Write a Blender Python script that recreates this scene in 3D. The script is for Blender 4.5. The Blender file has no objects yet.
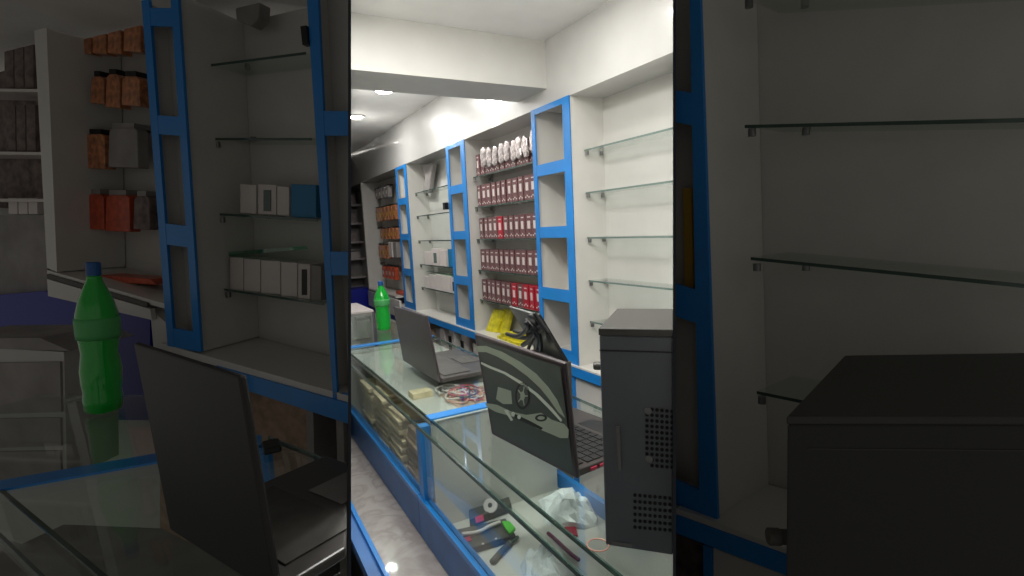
import bpy, bmesh, math, random
from mathutils import Vector as V, Matrix
random.seed(7)
C = bpy.context.scene
COL = C.collection
H = 1.72                      # eye height above the floor; working coordinates are relative to the eye
f, pitch, roll, yaw = 532.4, -.1110452, -.04917775, -1.07096
cy, sy, cp, sp = math.cos(yaw), math.sin(yaw), math.cos(pitch), math.sin(pitch)
F = V((sy*cp, cy*cp, sp)); r0 = V((cy, -sy, 0)); u0 = r0.cross(F)
r = math.cos(roll)*r0 + math.sin(roll)*u0
u = -math.sin(roll)*r0 + math.cos(roll)*u0
def ray(x, y): return F + r*((x-512)/f) - u*((y-288)/f)
def on(x, y, ax, v):
    d = ray(x, y); return d*(v/d[ax])
# ---------------------------------------------------------------- materials
def mat(name, col, rough=.5, metal=0, emit=None, es=0, coat=0, var=0, vscale=8, spec=.5):
    m = bpy.data.materials.new(name); m.use_nodes = True
    nt = m.node_tree; b = nt.nodes['Principled BSDF']
    b.inputs['Base Color'].default_value = (*col, 1); b.inputs['Roughness'].default_value = rough
    b.inputs['Metallic'].default_value = metal; b.inputs['Coat Weight'].default_value = coat
    b.inputs['Coat Roughness'].default_value = .04; b.inputs['Specular IOR Level'].default_value = spec
    if emit: b.inputs['Emission Color'].default_value = (*emit, 1); b.inputs['Emission Strength'].default_value = es
    tc = nt.nodes.new('ShaderNodeTexCoord'); n = nt.nodes.new('ShaderNodeTexNoise')
    n.inputs['Scale'].default_value = vscale; n.inputs['Detail'].default_value = 4
    nt.links.new(tc.outputs['Object'], n.inputs['Vector'])
    rp = nt.nodes.new('ShaderNodeValToRGB'); v = var if var else .03
    rp.color_ramp.elements[0].position = .3; rp.color_ramp.elements[1].position = .7
    rp.color_ramp.elements[0].color = (*[max(0, c*(1-v)) for c in col], 1)
    rp.color_ramp.elements[1].color = (*[min(1, c*(1+v)) for c in col], 1)
    nt.links.new(n.outputs['Fac'], rp.inputs['Fac']); nt.links.new(rp.outputs['Color'], b.inputs['Base Color'])
    return m
def glass(name, tint, refl=1.0, add=.0):
    m = bpy.data.materials.new(name); m.use_nodes = True; nt = m.node_tree
    for n in list(nt.nodes): nt.nodes.remove(n)
    o = nt.nodes.new('ShaderNodeOutputMaterial'); t = nt.nodes.new('ShaderNodeBsdfTransparent')
    t.inputs[0].default_value = (*tint, 1)
    g = nt.nodes.new('ShaderNodeBsdfGlossy'); g.inputs['Roughness'].default_value = .02
    lw = nt.nodes.new('ShaderNodeLayerWeight'); lw.inputs['Blend'].default_value = .5
    fr = nt.nodes.new('ShaderNodeMath'); fr.operation = 'POWER'; fr.inputs[1].default_value = 4.5
    nt.links.new(lw.outputs['Facing'], fr.inputs[0])
    mm = nt.nodes.new('ShaderNodeMath'); mm.operation = 'MULTIPLY_ADD'; mm.inputs[1].default_value = refl; mm.inputs[2].default_value = add+.03
    mx = nt.nodes.new('ShaderNodeMixShader')
    nt.links.new(fr.outputs[0], mm.inputs[0]); nt.links.new(mm.outputs[0], mx.inputs[0])
    nt.links.new(t.outputs[0], mx.inputs[1]); nt.links.new(g.outputs[0], mx.inputs[2]); nt.links.new(mx.outputs[0], o.inputs[0])
    return m
def marble(name, base, vein, scale):
    m = mat(name, base, .25, coat=.3); nt = m.node_tree; b = nt.nodes['Principled BSDF']
    tc = nt.nodes.new('ShaderNodeTexCoord'); n = nt.nodes.new('ShaderNodeTexNoise'); n.inputs['Scale'].default_value = scale
    n.inputs['Detail'].default_value = 7; n.inputs['Distortion'].default_value = 1.8
    rp = nt.nodes.new('ShaderNodeValToRGB'); e = rp.color_ramp.elements
    e[0].position = .40; e[0].color = (*base, 1); e[1].position = .6; e[1].color = (*base, 1)
    x = e.new(.5); x.color = (*vein, 1)
    nt.links.new(tc.outputs['Object'], n.inputs['Vector']); nt.links.new(n.outputs['Fac'], rp.inputs['Fac'])
    nt.links.new(rp.outputs['Color'], b.inputs['Base Color']); return m
M = dict(
 white=mat('white_laminate', (.65,.635,.60), .3, coat=.25), wall=mat('white_paint', (.59,.58,.55), .5),
 valance=mat('white_gloss', (.57,.565,.55), .3, coat=1), ceil=mat('ceiling_paint', (.84,.83,.81), .7),
 blue=mat('blue_trim', (.012,.22,.64), .35, coat=.3, var=.06), navy=mat('navy_panel', (.008,.016,.33), .4),
 stock=mat('stock_goods',(.42,.35,.34),.6,var=.3,vscale=25), trimdk=mat('dark_trim',(.01,.015,.03),.5),
 bluedk=mat('blue_kick', (.045,.16,.42), .4, var=.15),
 floor=marble('floor_tile', (.46,.44,.43), (.3,.28,.27), 3), marble=marble('marble_laminate', (.37,.335,.315), (.29,.255,.245), 5),
 glass=glass('clear_glass', (.95,.98,.965), .8, .0), gtop=glass('counter_glass', (.93,.97,.95), .6, .02),
 edge=mat('glass_edge', (.035,.075,.06), .15, coat=.6), edgel=mat('glass_edge_light', (.14,.2,.18), .15, coat=.6), steel=mat('bracket_metal', (.2,.2,.2), .3, .8),
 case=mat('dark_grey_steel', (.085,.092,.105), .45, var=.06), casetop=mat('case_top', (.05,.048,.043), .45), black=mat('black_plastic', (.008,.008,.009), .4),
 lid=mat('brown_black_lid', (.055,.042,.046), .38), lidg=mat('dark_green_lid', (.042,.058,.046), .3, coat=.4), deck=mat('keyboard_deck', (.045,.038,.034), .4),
 deckd=mat('dark_deck',(.07,.066,.062),.3), lid_dim=mat('dimmed_lid',(.010,.009,.009),.45), casek=mat('dimmed_case',(.011,.011,.012),.5), casetop_dim=mat('dimmed_case_top',(.035,.033,.03),.5),  # side-bay lid and case copies: the dimness is put into their colour
 deckg=mat('grey_deck', (.13,.125,.12), .35), key=mat('key_caps', (.008,.008,.008), .5), sage=mat('sage_print', (.33,.38,.29), .4), sagel=mat('pale_line_print', (.6,.65,.56), .4),
 green=mat('green_plastic', (.0,.42,.03), .12, coat=.7), cap=mat('blue_cap', (.01,.09,.3), .4), lab=mat('pale_green_label', (.08,.42,.12), .4),
 maroon=mat('maroon_card', (.15,.065,.07), .45, var=.5, vscale=60), red=mat('red_card', (.4,.012,.03), .45), cream=mat('cream_label', (.66,.60,.58), .5),
 orange=mat('orange_pack', (.46,.17,.07), .3, var=.5, vscale=40, coat=.5), redor=mat('red_orange_pack', (.5,.075,.03), .35, var=.3, vscale=30),
 tan=mat('tan_paper', (.80,.66,.44), .7, var=.2, vscale=25), brown=mat('brown_card', (.40,.28,.20), .7, var=.25, vscale=20),
 yellow=mat('yellow_pack', (.62,.55,.02), .4, var=.3, vscale=30), silver=mat('silver_film', (.60,.54,.54), .25, .75, var=.6, vscale=50),
 grey=mat('grey_card', (.28,.26,.25), .6, var=.2), dkbrown=mat('dark_brown_goods', (.17,.13,.12), .7, var=.5, vscale=25), gold=mat('amber_strip', (.65,.38,.05), .5),
 cyan=mat('cyan_box', (.01,.18,.38), .4), screen=mat('dark_grey_screen', (.085,.09,.085), .3, coat=.3), bag=mat('clear_bag', (.86,.89,.91), .25, coat=.5, var=.1, vscale=20),
 pinkred=mat('red_plastic', (.45,.03,.07), .4), lime=mat('lime_plastic', (.12,.65,.06), .4), dgrey=mat('dark_grey_plastic', (.07,.068,.06), .5, var=.3, vscale=30),
 rub=mat('tan_rubber', (.55,.28,.2), .5), hole=mat('vent_hole', (.003,.003,.003), .9), mint=glass('mint_glass', (.45,.8,.6), 1.2, .12),
 lamp=mat('lamp_lens', (1,1,1), .5, emit=(1,.97,.92), es=40), whitegl=mat('drawer_white', (.50,.49,.47), .45), purple=mat('purple_plastic', (.16,.03,.09), .4))
# ---------------------------------------------------------------- mesh helpers
DL = F + r*((350.2-512)/f); DR = F + r*((673.8-512)/f)
NL = DL.cross(u).normalized();  NL = NL if NL.dot(ray(512,288)) > 0 else -NL      # points into the middle bay
NR = DR.cross(u).normalized();  NR = NR if NR.dot(ray(512,288)) > 0 else -NR
ZONE = None
class MB:
    def __init__(s): s.b = bmesh.new()
    def poly_prism(s, pts, ext):
        ext = V(ext); a = [s.b.verts.new(p) for p in pts]; c = [s.b.verts.new(V(p)+ext) for p in pts]
        n = len(a); s.b.faces.new(a); s.b.faces.new(c[::-1])
        for i in range(n): s.b.faces.new((a[i], c[i], c[(i+1) % n], a[(i+1) % n]))
        return s
    def box(s, x0, x1, y0, y1, z0, z1):
        return s.poly_prism([(x0,y0,z0),(x1,y0,z0),(x1,y1,z0),(x0,y1,z0)], (0,0,z1-z0))
    def obox(s, c, a, b, h):       # oriented box: corner, edges a, b, h
        c, a, b = V(c), V(a), V(b); return s.poly_prism([c, c+a, c+a+b, c+b], h)
    def lathe(s, base, prof, n=24, axis=(0,0,1)):
        ax = V(axis).normalized(); t = ax.orthogonal().normalized(); w = ax.cross(t); rings = []
        for rr, h in prof:
            rings.append([s.b.verts.new(V(base)+ax*h+(t*math.cos(2*math.pi*i/n)+w*math.sin(2*math.pi*i/n))*max(rr,1e-4)) for i in range(n)])
        for a, c in zip(rings, rings[1:]):
            for i in range(n): s.b.faces.new((a[i], a[(i+1) % n], c[(i+1) % n], c[i]))
        s.b.faces.new(rings[0][::-1]); s.b.faces.new(rings[-1]); return s
    def tube(s, pts, rad, n=8):
        P = [V(p) for p in pts]; Q = []
        for i in range(len(P)-1):
            p0, p1, p2, p3 = P[max(i-1,0)], P[i], P[i+1], P[min(i+2,len(P)-1)]
            for k in range(5):
                t = k/5; Q.append(.5*((2*p1)+(p2-p0)*t+(2*p0-5*p1+4*p2-p3)*t*t+(3*p1-p0-3*p2+p3)*t**3))
        Q.append(P[-1]); rings = []
        for i, q in enumerate(Q):
            d = (Q[min(i+1,len(Q)-1)]-Q[max(i-1,0)]).normalized(); a = d.orthogonal().normalized() if i == 0 else (pa - d*pa.dot(d)).normalized()
            pa = a; c = d.cross(a); rings.append([s.b.verts.new(q+(a*math.cos(2*math.pi*k/n)+c*math.sin(2*math.pi*k/n))*rad) for k in range(n)])
        for a, c in zip(rings, rings[1:]):
            for k in range(n): s.b.faces.new((a[k], a[(k+1) % n], c[(k+1) % n], c[k]))
        s.b.faces.new(rings[0][::-1]); s.b.faces.new(rings[-1]); return s
    def clip(s, left=True, right=True):
        for yes, nn, d in ((left, NL, .0015), (right, NR, .0015)):
            if not yes: continue
            bmesh.ops.bisect_plane(s.b, geom=s.b.verts[:]+s.b.edges[:]+s.b.faces[:], plane_co=nn*d, plane_no=nn, clear_inner=True)
            es = [e for e in s.b.edges if e.is_boundary]
            if es: bmesh.ops.holes_fill(s.b, edges=es)
        return s
    def build(s, name, m, parent=None, bevel=0, smooth=False, **props):
        if ZONE:
            nn = NL if ZONE == 'L' else NR
            bmesh.ops.bisect_plane(s.b, geom=s.b.verts[:]+s.b.edges[:]+s.b.faces[:], plane_co=-nn*.0045, plane_no=nn, clear_outer=True)
            for z_, sg in ((.9, 1), (-1.72, -1)):
                bmesh.ops.bisect_plane(s.b, geom=s.b.verts[:]+s.b.edges[:]+s.b.faces[:], plane_co=(0,0,z_), plane_no=(0,0,sg), clear_outer=True)
            es = [e for e in s.b.edges if e.is_boundary]
            if es: bmesh.ops.holes_fill(s.b, edges=es)
            if not s.b.verts: s.b.free(); return None
        bmesh.ops.recalc_face_normals(s.b, faces=s.b.faces[:])
        org = V(parent['_o']) if parent is not None else None
        if org is None:
            vs = [v.co for v in s.b.verts]
            org = V(((min(v.x for v in vs)+max(v.x for v in vs))/2, (min(v.y for v in vs)+max(v.y for v in vs))/2, min(v.z for v in vs)))
        for v in s.b.verts: v.co -= org
        me = bpy.data.meshes.new(name); s.b.to_mesh(me); s.b.free(); me.materials.append(m if not isinstance(m, str) else M[m])
        if smooth:
            for p in me.polygons: p.use_smooth = True
        o = bpy.data.objects.new(name, me); COL.objects.link(o); o['_o'] = tuple(org)
        if parent is not None: o.parent = parent
        else: o.location = org + V((0,0,H))
        if bevel:
            md = o.modifiers.new('bevel', 'BEVEL'); md.width = bevel; md.segments = 2; md.limit_method = 'ANGLE'
        for k, v in props.items(): o[k] = v
        return o
def tag(o, label, cat, group=None):
    if o is None: return None
    o['label'] = label; o['category'] = cat
    if group: o['group'] = group
    return o
def thing(name, label, cat, loc, group=None):
    o = bpy.data.objects.new(name, None); COL.objects.link(o); o.empty_display_size = .05
    o.location = V(loc)+V((0,0,H)); o['_o'] = tuple(V(loc)); return tag(o, label, cat, group)
def dup(root, delta, label, group=None):
    c = root.copy(); COL.objects.link(c); c.location = root.location + V(delta); c['label'] = label; c['_o'] = tuple(V(root['_o'])+V(delta))
    for ch in root.children:
        d = ch.copy(); COL.objects.link(d); d.parent = c
        for g in ch.children:
            e = g.copy(); COL.objects.link(e); e.parent = d
    return c
def struct(o): o['kind'] = 'structure'; return o
ORD = ['first','second','third','fourth','fifth','sixth','seventh','eighth','ninth','tenth','eleventh','twelfth','thirteenth','fourteenth','fifteenth','sixteenth']
ROW = ['top shelf','second shelf down','third shelf down','fourth shelf down','bottom shelf']
# ================================================================= ROOM SHELL
struct(MB().box(-8, 1.2, -3.6, 3.4, -1.78, -1.72).build('floor', 'floor'))
struct(MB().box(-2.3, 1.2, -3.6, 3.4, .905, 1.0).build('ceiling', 'ceil'))
struct(MB().box(-8, -2.3, -3.6, 3.4, .972, 1.03).build('ceiling', 'ceil'))
struct(MB().box(-2.58, -2.286, -.5, 1.5, .679, .99).clip(1,0).build('trim_1', 'wall'))          # ceiling beam
struct(MB().box(-8, .6, 1.5, 1.72, .602, .99).clip().build('trim_2', 'valance'))               # boxed valance above the shelving
struct(MB().box(-8, .6, 1.695, 1.76, -1.72, .7).clip().build('wall_back', 'wall'))
struct(MB().box(-7.42, -7.32, .3, 1.72, -1.72, 1.0).clip().build('wall_end', 'wall'))
S0 = .74
def divider(name, D, N, s0, s1, t):  # added partition, blocks the middle bay's light from the side bays
    P = []
    for s_, z in ((s0,-1.72),(s1,-1.72),(s1,.97 if s1 > 3 else .905),(s0,.905)):
        p = D*s_; P.append(p + u*((z-p.z)/u.z) + N*.0012)
    return struct(MB().poly_prism(P, -N*(t+.001)).build(name, 'wall'))
def divider_trim(name, D, N):
    P = []
    for s_, z in ((S0-.004,-1.72),(S0-.0005,-1.72),(S0-.0005,.905),(S0-.004,.905)):
        p = D*s_; P.append(p + u*((z-p.z)/u.z) + N*.0012)
    struct(MB().poly_prism(P, -N*.004).build(name, 'trimdk'))
divider_trim('trim_3', DL, NL); divider_trim('trim_4', DR, NR)  # added dark strips covering the lit ends of the added partitions
divider('wall_lightblock_left', DL, NL, S0, 7.55, .003)
divider('wall_lightblock_right', DR, NR, S0, 2.38, .003)
# ================================================================= MIDDLE BAY: shelving columns
def column(x0, x1, ins, label, gold=False):
    t = thing('shelving_column', label, 'shelf', ((x0+x1)/2, 1.6, -.69))
    a, b = ins
    MB().box(x0, a, 1.4975, 1.504, -.69, .605).build('stile', 'blue', t); MB().box(b, x1, 1.4975, 1.504, -.69, .605).build('stile', 'blue', t)
    for z0, z1 in ((.577,.605),(.262,.32),(-.057,0),(-.38,-.317),(-.69,-.625)):
        MB().box(a, b, 1.4985, 1.504, z0, z1).build('rail', 'blue', t)
    for xx in ((x0, x0+.016),(x1-.016, x1)): MB().box(*xx, 1.502, 1.695, -.69, .603).clip().build('side_panel', 'white', t)
    for z in (.275,-.045,-.365,-.68): MB().box(x0+.016, x1-.016, 1.504, 1.69, z, z+.016).build('shelf_board', 'white', t)
    MB().box(x0+.016, x1-.016, 1.682, 1.694, -.69, .6).build('back_board', 'white', t)
    return t
column(-2.445,-2.10,(-2.410,-2.157),'blue framed four-cell shelving column beside the empty white bay')
tag(MB().box(-2.176,-2.160,1.512,1.60,-.345,-.10).build('amber_file','gold'),'thin amber strip standing in third cell of nearest blue column','file')
column(-3.635,-3.31,(-3.59,-3.375),'blue framed shelving column between the boxed accessories and the white box bay')
column(-4.875,-4.56,(-4.835,-4.625),'farthest blue framed shelving column beside the orange packets')
# right white bay end panel / left end panel of the farthest bay
t = thing('cabinet_panel','white end panel of the farthest shelving bay','panel',(-6.2,1.6,-1.7))
MB().box(-6.22,-6.17,1.49,1.69,-.63,.6).build('panel','white',t)
# ledge under the columns
t = thing('shelf_ledge','long blue edged white ledge under the shelving','ledge',(-3.4,1.55,-.75))
MB().box(-5.15,.6,1.50,1.69,-.71,-.690).clip().build('ledge_top','white',t)
MB().box(-5.15,.6,1.484,1.50,-.695,-.687).clip().build('ledge_lip','white',t)
MB().box(-5.15,.6,1.484,1.50,-.742,-.695).clip().build('blue_edge','blue',t)
t = thing('shelf_ledge','white ledge with dark edge under the orange packets','ledge',(-5.7,1.6,-.7))
MB().box(-6.17,-5.15,1.50,1.69,-.63,-.61).build('ledge_top','white',t); MB().box(-6.17,-5.15,1.49,1.502,-.628,-.612).build('dark_edge','grey',t)
MB().box(-6.17,-4.95,1.47,1.49,-.80,-.635).build('fascia','white',t)
tag(MB().box(-6.17,-4.62,1.495,1.69,-1.7,-.81).build('low_cabinet','navy'),'navy low cabinet behind the green bottle','cabinet')
# lower cabinets
t = thing('low_cabinet','white low cabinet with blue stile under the nearest column','cabinet',(-1.6,1.6,-1.7))
MB().box(-2.13,.6,1.50,1.69,-1.7,-.755).clip().build('white_door','white',t)
MB().box(-2.165,-2.13,1.49,1.51,-1.7,-.752).build('blue_stile','blue',t)
t = thing('low_cabinet','open low cabinet behind the far open laptop','cabinet',(-3.3,1.6,-1.7))
MB().box(-4.6,-2.165,1.67,1.69,-1.7,-.752).build('back_board','grey',t)
for x in (-4.55,-3.72,-3.15,-2.6,-2.18): MB().box(x-.012,x+.012,1.505,1.67,-1.7,-.754).build('divider','white',t)
MB().box(-4.55,-2.18,1.505,1.67,-.965,-.95).build('shelf_board','white',t)
for i,(x,m,w,h,lb) in enumerate(((-4.38,'brown',.26,.13,'brown carton in low cabinet left of the far laptop screen'),(-4.02,'cream',.10,.17,'slim pale carton in the low cabinet beyond the far laptop'),(-4.13,'grey',.09,.16,'grey carton standing left of the slim pale carton in the low cabinet'),
        (-3.36,'cream',.14,.15,'cream carton in the low cabinet under the blue column'))):
    o = MB().box(x-w/2,x+w/2,1.53,1.65,-.949,-.949+h).build('carton',m,bevel=.004); tag(o,lb,'box')
for x,lb in ((-3.86,'left one of two white and black rolls in the low cabinet'),(-3.62,'right one of two white and black rolls in the low cabinet')):
    t = thing('label_roll',lb,'roll',(x,1.57,-.949),'white and black rolls')
    MB().lathe((x,1.57,-.949),[(.040,0),(.040,.18),(.012,.182)]).build('roll','cream',t)
    for z in (.02,.085): MB().box(x-.018,x+.026,1.524,1.532,-.949+z,-.949+z+.05).build('black_band','black',t)
# ---- glass shelves
def glass_shelf(x0, x1, z, label, group, yf=1.575, sup=None, br=(0,1), clip=False):
    t = thing('glass_shelf', label, 'shelf', ((x0+x1)/2, 1.63, z-.006), group)
    k = MB().box(x0+.002, x1-.002, yf+.003, 1.692, z-.006, z); (k.clip() if clip else k).build('pane', 'glass', t)
    k = MB().box(x0+.002, x1-.002, yf, yf+.003, z-.007, z+.001); (k.clip() if clip else k).build('front_edge', 'edge' if not clip else 'edgel', t)
    for y in (yf+.008, 1.67):
        for x in ([x0+.012] if clip else [x0+.012, x1-.012]):
            MB().lathe((x, y, z-.026), [(.009,0),(.009,.02)], 12).build('bracket', 'steel', t)
    return t
for i, z in enumerate((.356,.155,-.06,-.27,-.474)):
    glass_shelf(-2.10, .6, z, 'clear glass shelf in the empty white bay, '+ROW[i], 'empty bay glass shelves', clip=True)
    glass_shelf(-3.31, -2.445, z+.0, 'glass shelf under the boxed accessories, '+ROW[i], 'accessory shelves', yf=1.55)
    glass_shelf(-4.56, -3.635, z-.005, 'glass shelf in the white box bay, '+ROW[i], 'white box bay shelves', yf=1.565)
# ---- boxed accessories: five rows
first = None
for rI, z in enumerate((.356,.155,-.06,-.27,-.474)):
    n = 12; special = {2:(4,), 4:(6,8,9,10)}.get(rI, ())
    for i in range(n):
        x = -3.25 + i*.069; lb = 'upright %s accessory box, %s from the left on the %s' % ('red' if i in special else 'maroon', ORD[i], ROW[rI])
        dz = z - .356; dx = i*.069; jit = random.uniform(-.003,.003)
        if first is None:
            first = thing('accessory_box', lb, 'box', (x, 1.58, z+.001), 'boxed accessories'); 
            MB().box(x-.030,x+.030,1.562,1.612,z+.001,z+.140).build('carton','maroon',first); cb = first.children[0]
            MB().box(x-.013,x+.013,1.5605,1.5625,z+.055,z+.100).build('label_panel','cream',cb)
            MB().box(x-.012,x+.016,1.5605,1.5625,z+.118,z+.124).build('print_band','cream',cb)
            for kk in (-1,0,1): MB().box(x-.005+kk*.017,x+.005+kk*.017,1.5605,1.5625,z+.014+.008*(kk==0),z+.022+.008*(kk==0)).build('print_spot','cream',cb)
            o = first
        else:
            o = dup(first, (dx, jit, dz), lb)
        o.rotation_euler.z = random.uniform(-.12,.12)
        if i in special:
            for ch in o.children:
                if ch.name.startswith('carton'):
                    ch.data = ch.data.copy(); ch.data.materials[0] = M['red']
# silver wrapped packs hanging in front of the top row
for i in range(9):
    x = -3.12 + i*.076; zz = .395+.03*random.random(); a = random.uniform(-.5,.5); ca, sa = math.cos(a), math.sin(a)
    pts = [(-.024,0),(.010,-.012),(.030,.01),(.026,.05),(.036,.09),(.015,.118),(-.022,.11),(-.034,.06),(-.022,.03)]
    b = MB().poly_prism([(x+px*ca-pz*sa*.6, 1.530+.006*(i%2), zz+pz*ca+px*sa) for px, pz in pts], (.006,.018,0))
    tag(b.build('foil_packet','silver',bevel=.007), 'silver plastic packet before the top row of accessory boxes, %s from the left'%ORD[i], 'packet', 'silver packets')
# clip strip behind back bottom of accessory bay: yellow packets
def flat_pack(name, m, c, a, b_, h, lb, cat, bevel=.003, group=None):
    return tag(MB().obox(c, a, b_, h).build(name, m, bevel=bevel), lb, cat, group)
flat_pack('yellow_packet','yellow',(-3.27,1.56,-.690),(.12,.02,0),(0,.025,0),(.045,.05,.15),'tall yellow packet leaning at the back of the ledge','packet')
flat_pack('yellow_packet','yellow',(-3.15,1.60,-.690),(.11,.0,0),(0,.02,0),(.02,.04,.16),'yellow packet leaning right of the tall yellow packet','packet')
flat_pack('yellow_packet','yellow',(-2.98,1.50,-.690),(.30,-.01,0),(0,.12,0),(0,0,.02),'flat yellow packet lying lowest on the ledge','packet')
flat_pack('yellow_packet','yellow',(-2.94,1.505,-.669),(.27,.01,0),(0,.11,0),(0,0,.022),'flat yellow packet lying on top of another on the ledge','packet')
# ---- white box bay contents
def wbox(x, z, w, h, m, lb, spot=None, d=.08, name='carton'):
    t = thing(name, lb, 'box', (x, 1.62, z), 'cartons in the white box bay')
    MB().box(x-w/2, x+w/2, 1.575, 1.575+d, z, z+h).build('body', m, t, bevel=.002)
    if spot: MB().box(x-w*.2, x+w*.2, 1.5735, 1.5755, z+h*.15, z+h*.75).build('printed_mark', spot, t)
zr = -.275
wbox(-4.38, zr, .16, .11, 'cream', 'pale carton at the left end of the fourth shelf'); wbox(-4.19, zr, .17, .14, 'cream', 'pale carton with green mark on the fourth shelf', 'edgel')
wbox(-4.02, zr, .13, .13, 'cream', 'white carton left of the blue box'); wbox(-3.78, zr, .25, .14, 'cyan', 'blue box at the right end of the fourth shelf')
zr = -.479
for i,(x,w,h,m,sp_) in enumerate(((-4.44,.10,.10,'cream',None),(-4.30,.15,.12,'cream',None),(-4.13,.16,.13,'cream',None),(-3.97,.14,.13,'cream',None),(-3.82,.13,.12,'cream','black'),(-3.69,.07,.11,'grey',None))):
    wbox(x, zr, w, h, m, 'white carton on the bottom shelf of its bay, %s from the left'%ORD[i] if i!=4 else 'white carton with black mark on the bottom shelf', sp_)
tag(MB().obox((-4.46,1.585,-.34),(.62,0,0),(0,.09,0),(0,0,.008)).build('glass_tray','mint',bevel=.002),'green tinted glass tray on the bottom row of cartons','tray')
# draped grey cover at the top of that bay
b = MB(); 
b.poly_prism([on(420,165,1,1.62),on(433,163,1,1.62),on(430,180,1,1.62),on(429,193,1,1.62),on(422,193,1,1.62),on(425,178,1,1.62)],(0,.04,0))
tag(b.build('grey_cover','grey',bevel=.008),'grey folded plastic cover hanging above the white box bay','cover')
tag(MB().box(-3.66,-3.62,1.46,1.49,.16,.21).build('switch_box','black'),'small black box fixed to the edge of the middle blue column','switch')
# ---- orange packets bay
k = 0
for z, h, m, x0, nn in ((.39,.12,'grey',-5.95,4),(.15,.15,'orange',-6.0,6),(-.05,.12,'orange',-5.88,5),(-.26,.15,'orange',-6.0,3),(-.48,.14,'redor',-5.92,4)):
    t = thing('display_rail','metal hanging rail in the packet bay, %s from the top'%ORD[k],'rail',(-5.5,1.66,z+h),'hanging rails'); MB().box(-6.17,-4.875,1.66,1.675,z+h+.008,z+h+.012).build('bar','white',t)
    MB().box(-6.17,-6.16,1.64,1.695,z+h+.0,z+h+.02).build('bracket','steel',t)
    for i in range(nn):
        x = x0+i*.13; t = thing('hanging_packet','%s packet hanging in the far bay, %s from the left in row %s'%({'grey':'grey','orange':'orange','redor':'red-orange'}[m],ORD[i],ORD[k]),'packet',(x,1.63,z),'hanging packets')
        MB().poly_prism([(x-.05,1.60,z+.01),(x+.05,1.60,z),(x+.056,1.60,z+h*.8),(x+.03,1.60,z+h),(x-.03,1.60,z+h),(x-.056,1.60,z+h*.8)],(0,.045,0)).build('pouch',m,t,bevel=.006)
        MB().box(x-.02,x+.02,1.598,1.602,z+h*.3,z+h*.6).build('label_panel','gold' if m=='orange' else 'cream',t)
        MB().box(x-.04,x+.04,1.60,1.66,z+h,z+h+.01).build('hanger','black',t)
    k += 1
for i,(x,m,c) in enumerate(((-5.58,'cream','white'),(-5.42,'grey','grey'))):
    tag(MB().box(x-.06,x+.06,1.60,1.65,-.24,-.08).build('hanging_packet',m,bevel=.004),'%s card packet beside the orange packets in row four'%c,'packet')
tag(MB().box(-5.35,-5.05,1.56,1.66,-.61,-.575).build('flat_packet','redor',bevel=.006),'dark red packet lying on the far bay ledge','packet')
# ---- end unit on the far wall
t = thing('end_shelf_unit','brown stocked shelf unit on the far end wall','shelf',(-7.2,1.5,-.9))
MB().box(-7.31,-7.29,1.2,1.69,-.9,.64).build('back_board','grey',t)
for z in (.62,.39,.15,-.09,-.31,-.55): MB().box(-7.29,-7.10,1.2,1.69,z,z+.025).build('shelf_board','cream' if z<.6 else 'dkbrown',t)
k=0
for z in (.415,.175,-.065,-.285):
    for j in range(3):
        y = 1.27+j*.15; tag(MB().box(-7.26,-7.12,y-.06,y+.06,z,z+(.13 if z>-.2 else .08)).build('stock_box','stock' if z>-.2 else 'cream',bevel=.003),'%s box on end unit shelf %s from top, %s from left'%('brownish grey' if z>-.2 else 'cream',ORD[k],ORD[j]),'box','end unit stock')
    k+=1
tag(MB().poly_prism([on(351,290,0,-6.4),on(370,288,0,-6.4),on(380,294,0,-6.4),on(384,318,0,-6.4),on(384,345,0,-6.4),on(351,345,0,-6.4)],(-.3,0,0)).clip().build('navy_cabinet','navy'),'dark navy cabinet at the far end behind the green bottle','cabinet')
t = thing('drawer_unit','off-white drawer unit beyond the far glass counter','drawers',(-4.3,.9,-1.7))
MB().box(-4.75,-4.2,.3,1.02,-1.7,-.60).clip().build('body','whitegl',t); MB().box(-4.77,-4.18,.3,1.03,-.60,-.585).clip().build('top_board','cream',t)
for z in (-.80,-1.02,-1.24): MB().box(-4.2,-4.185,.3,.99,z,z+.18).clip().build('drawer_front','white',t); 
# ================================================================= GLASS SHOWCASE COUNTERS
def showcase(x0, x1, label, open_end=False):
    t = thing('glass_counter', label, 'counter', ((x0+x1)/2, .8, -1.72))
    c = lambda b, n, m, **k: b.clip().build(n, m, t, **k)
    c(MB().box(x0,x1,.553,1.05,-.608,-.60),'glass_top','gtop'); c(MB().box(x0,x1,.549,.553,-.609,-.599),'top_edge','edge')
    c(MB().box(x0,x1,.50,.549,-.612,-.604),'glass_strip','gtop'); c(MB().box(x0,x1,.4965,.50,-.613,-.603),'strip_edge','edge')
    c(MB().box(x0,x1,1.05,1.053,-.609,-.599),'rear_edge','edgel')
    c(MB().box(x0+.03,x1,.512,.517,-.86,-.614),'front_glass','glass')
    c(MB().box(x0,x0+.048,.545,1.05,-.5995,-.5945),'blue_bar','blue')
    c(MB().box(x0+.012,x0+.05,.505,.54,-.86,-.614),'post','blue'); c(MB().box(x0+.0,x0+.03,1.02,1.05,-.86,-.61),'post','blue')
    c(MB().box(x0+.03,x0+.042,.545,1.02,-.97,-.612),'end_panel','white')
    c(MB().box(x0,x1,.50,.53,-1.0,-.86),'blue_band','bluedk'); c(MB().box(x0,x1,.498,.512,-.875,-.858),'band_lip','blue')
    c(MB().box(x0,x1,.53,1.05,-.985,-.97),'display_floor','white')
    c(MB().box(x0,min(x1,-1.13),1.03,1.05,-.985,-.915),'rear_rail','blue')
    c(MB().box(x0,x1,.505,1.05,-1.72,-1.0),'base_body','whitegl')
    return t
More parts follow.
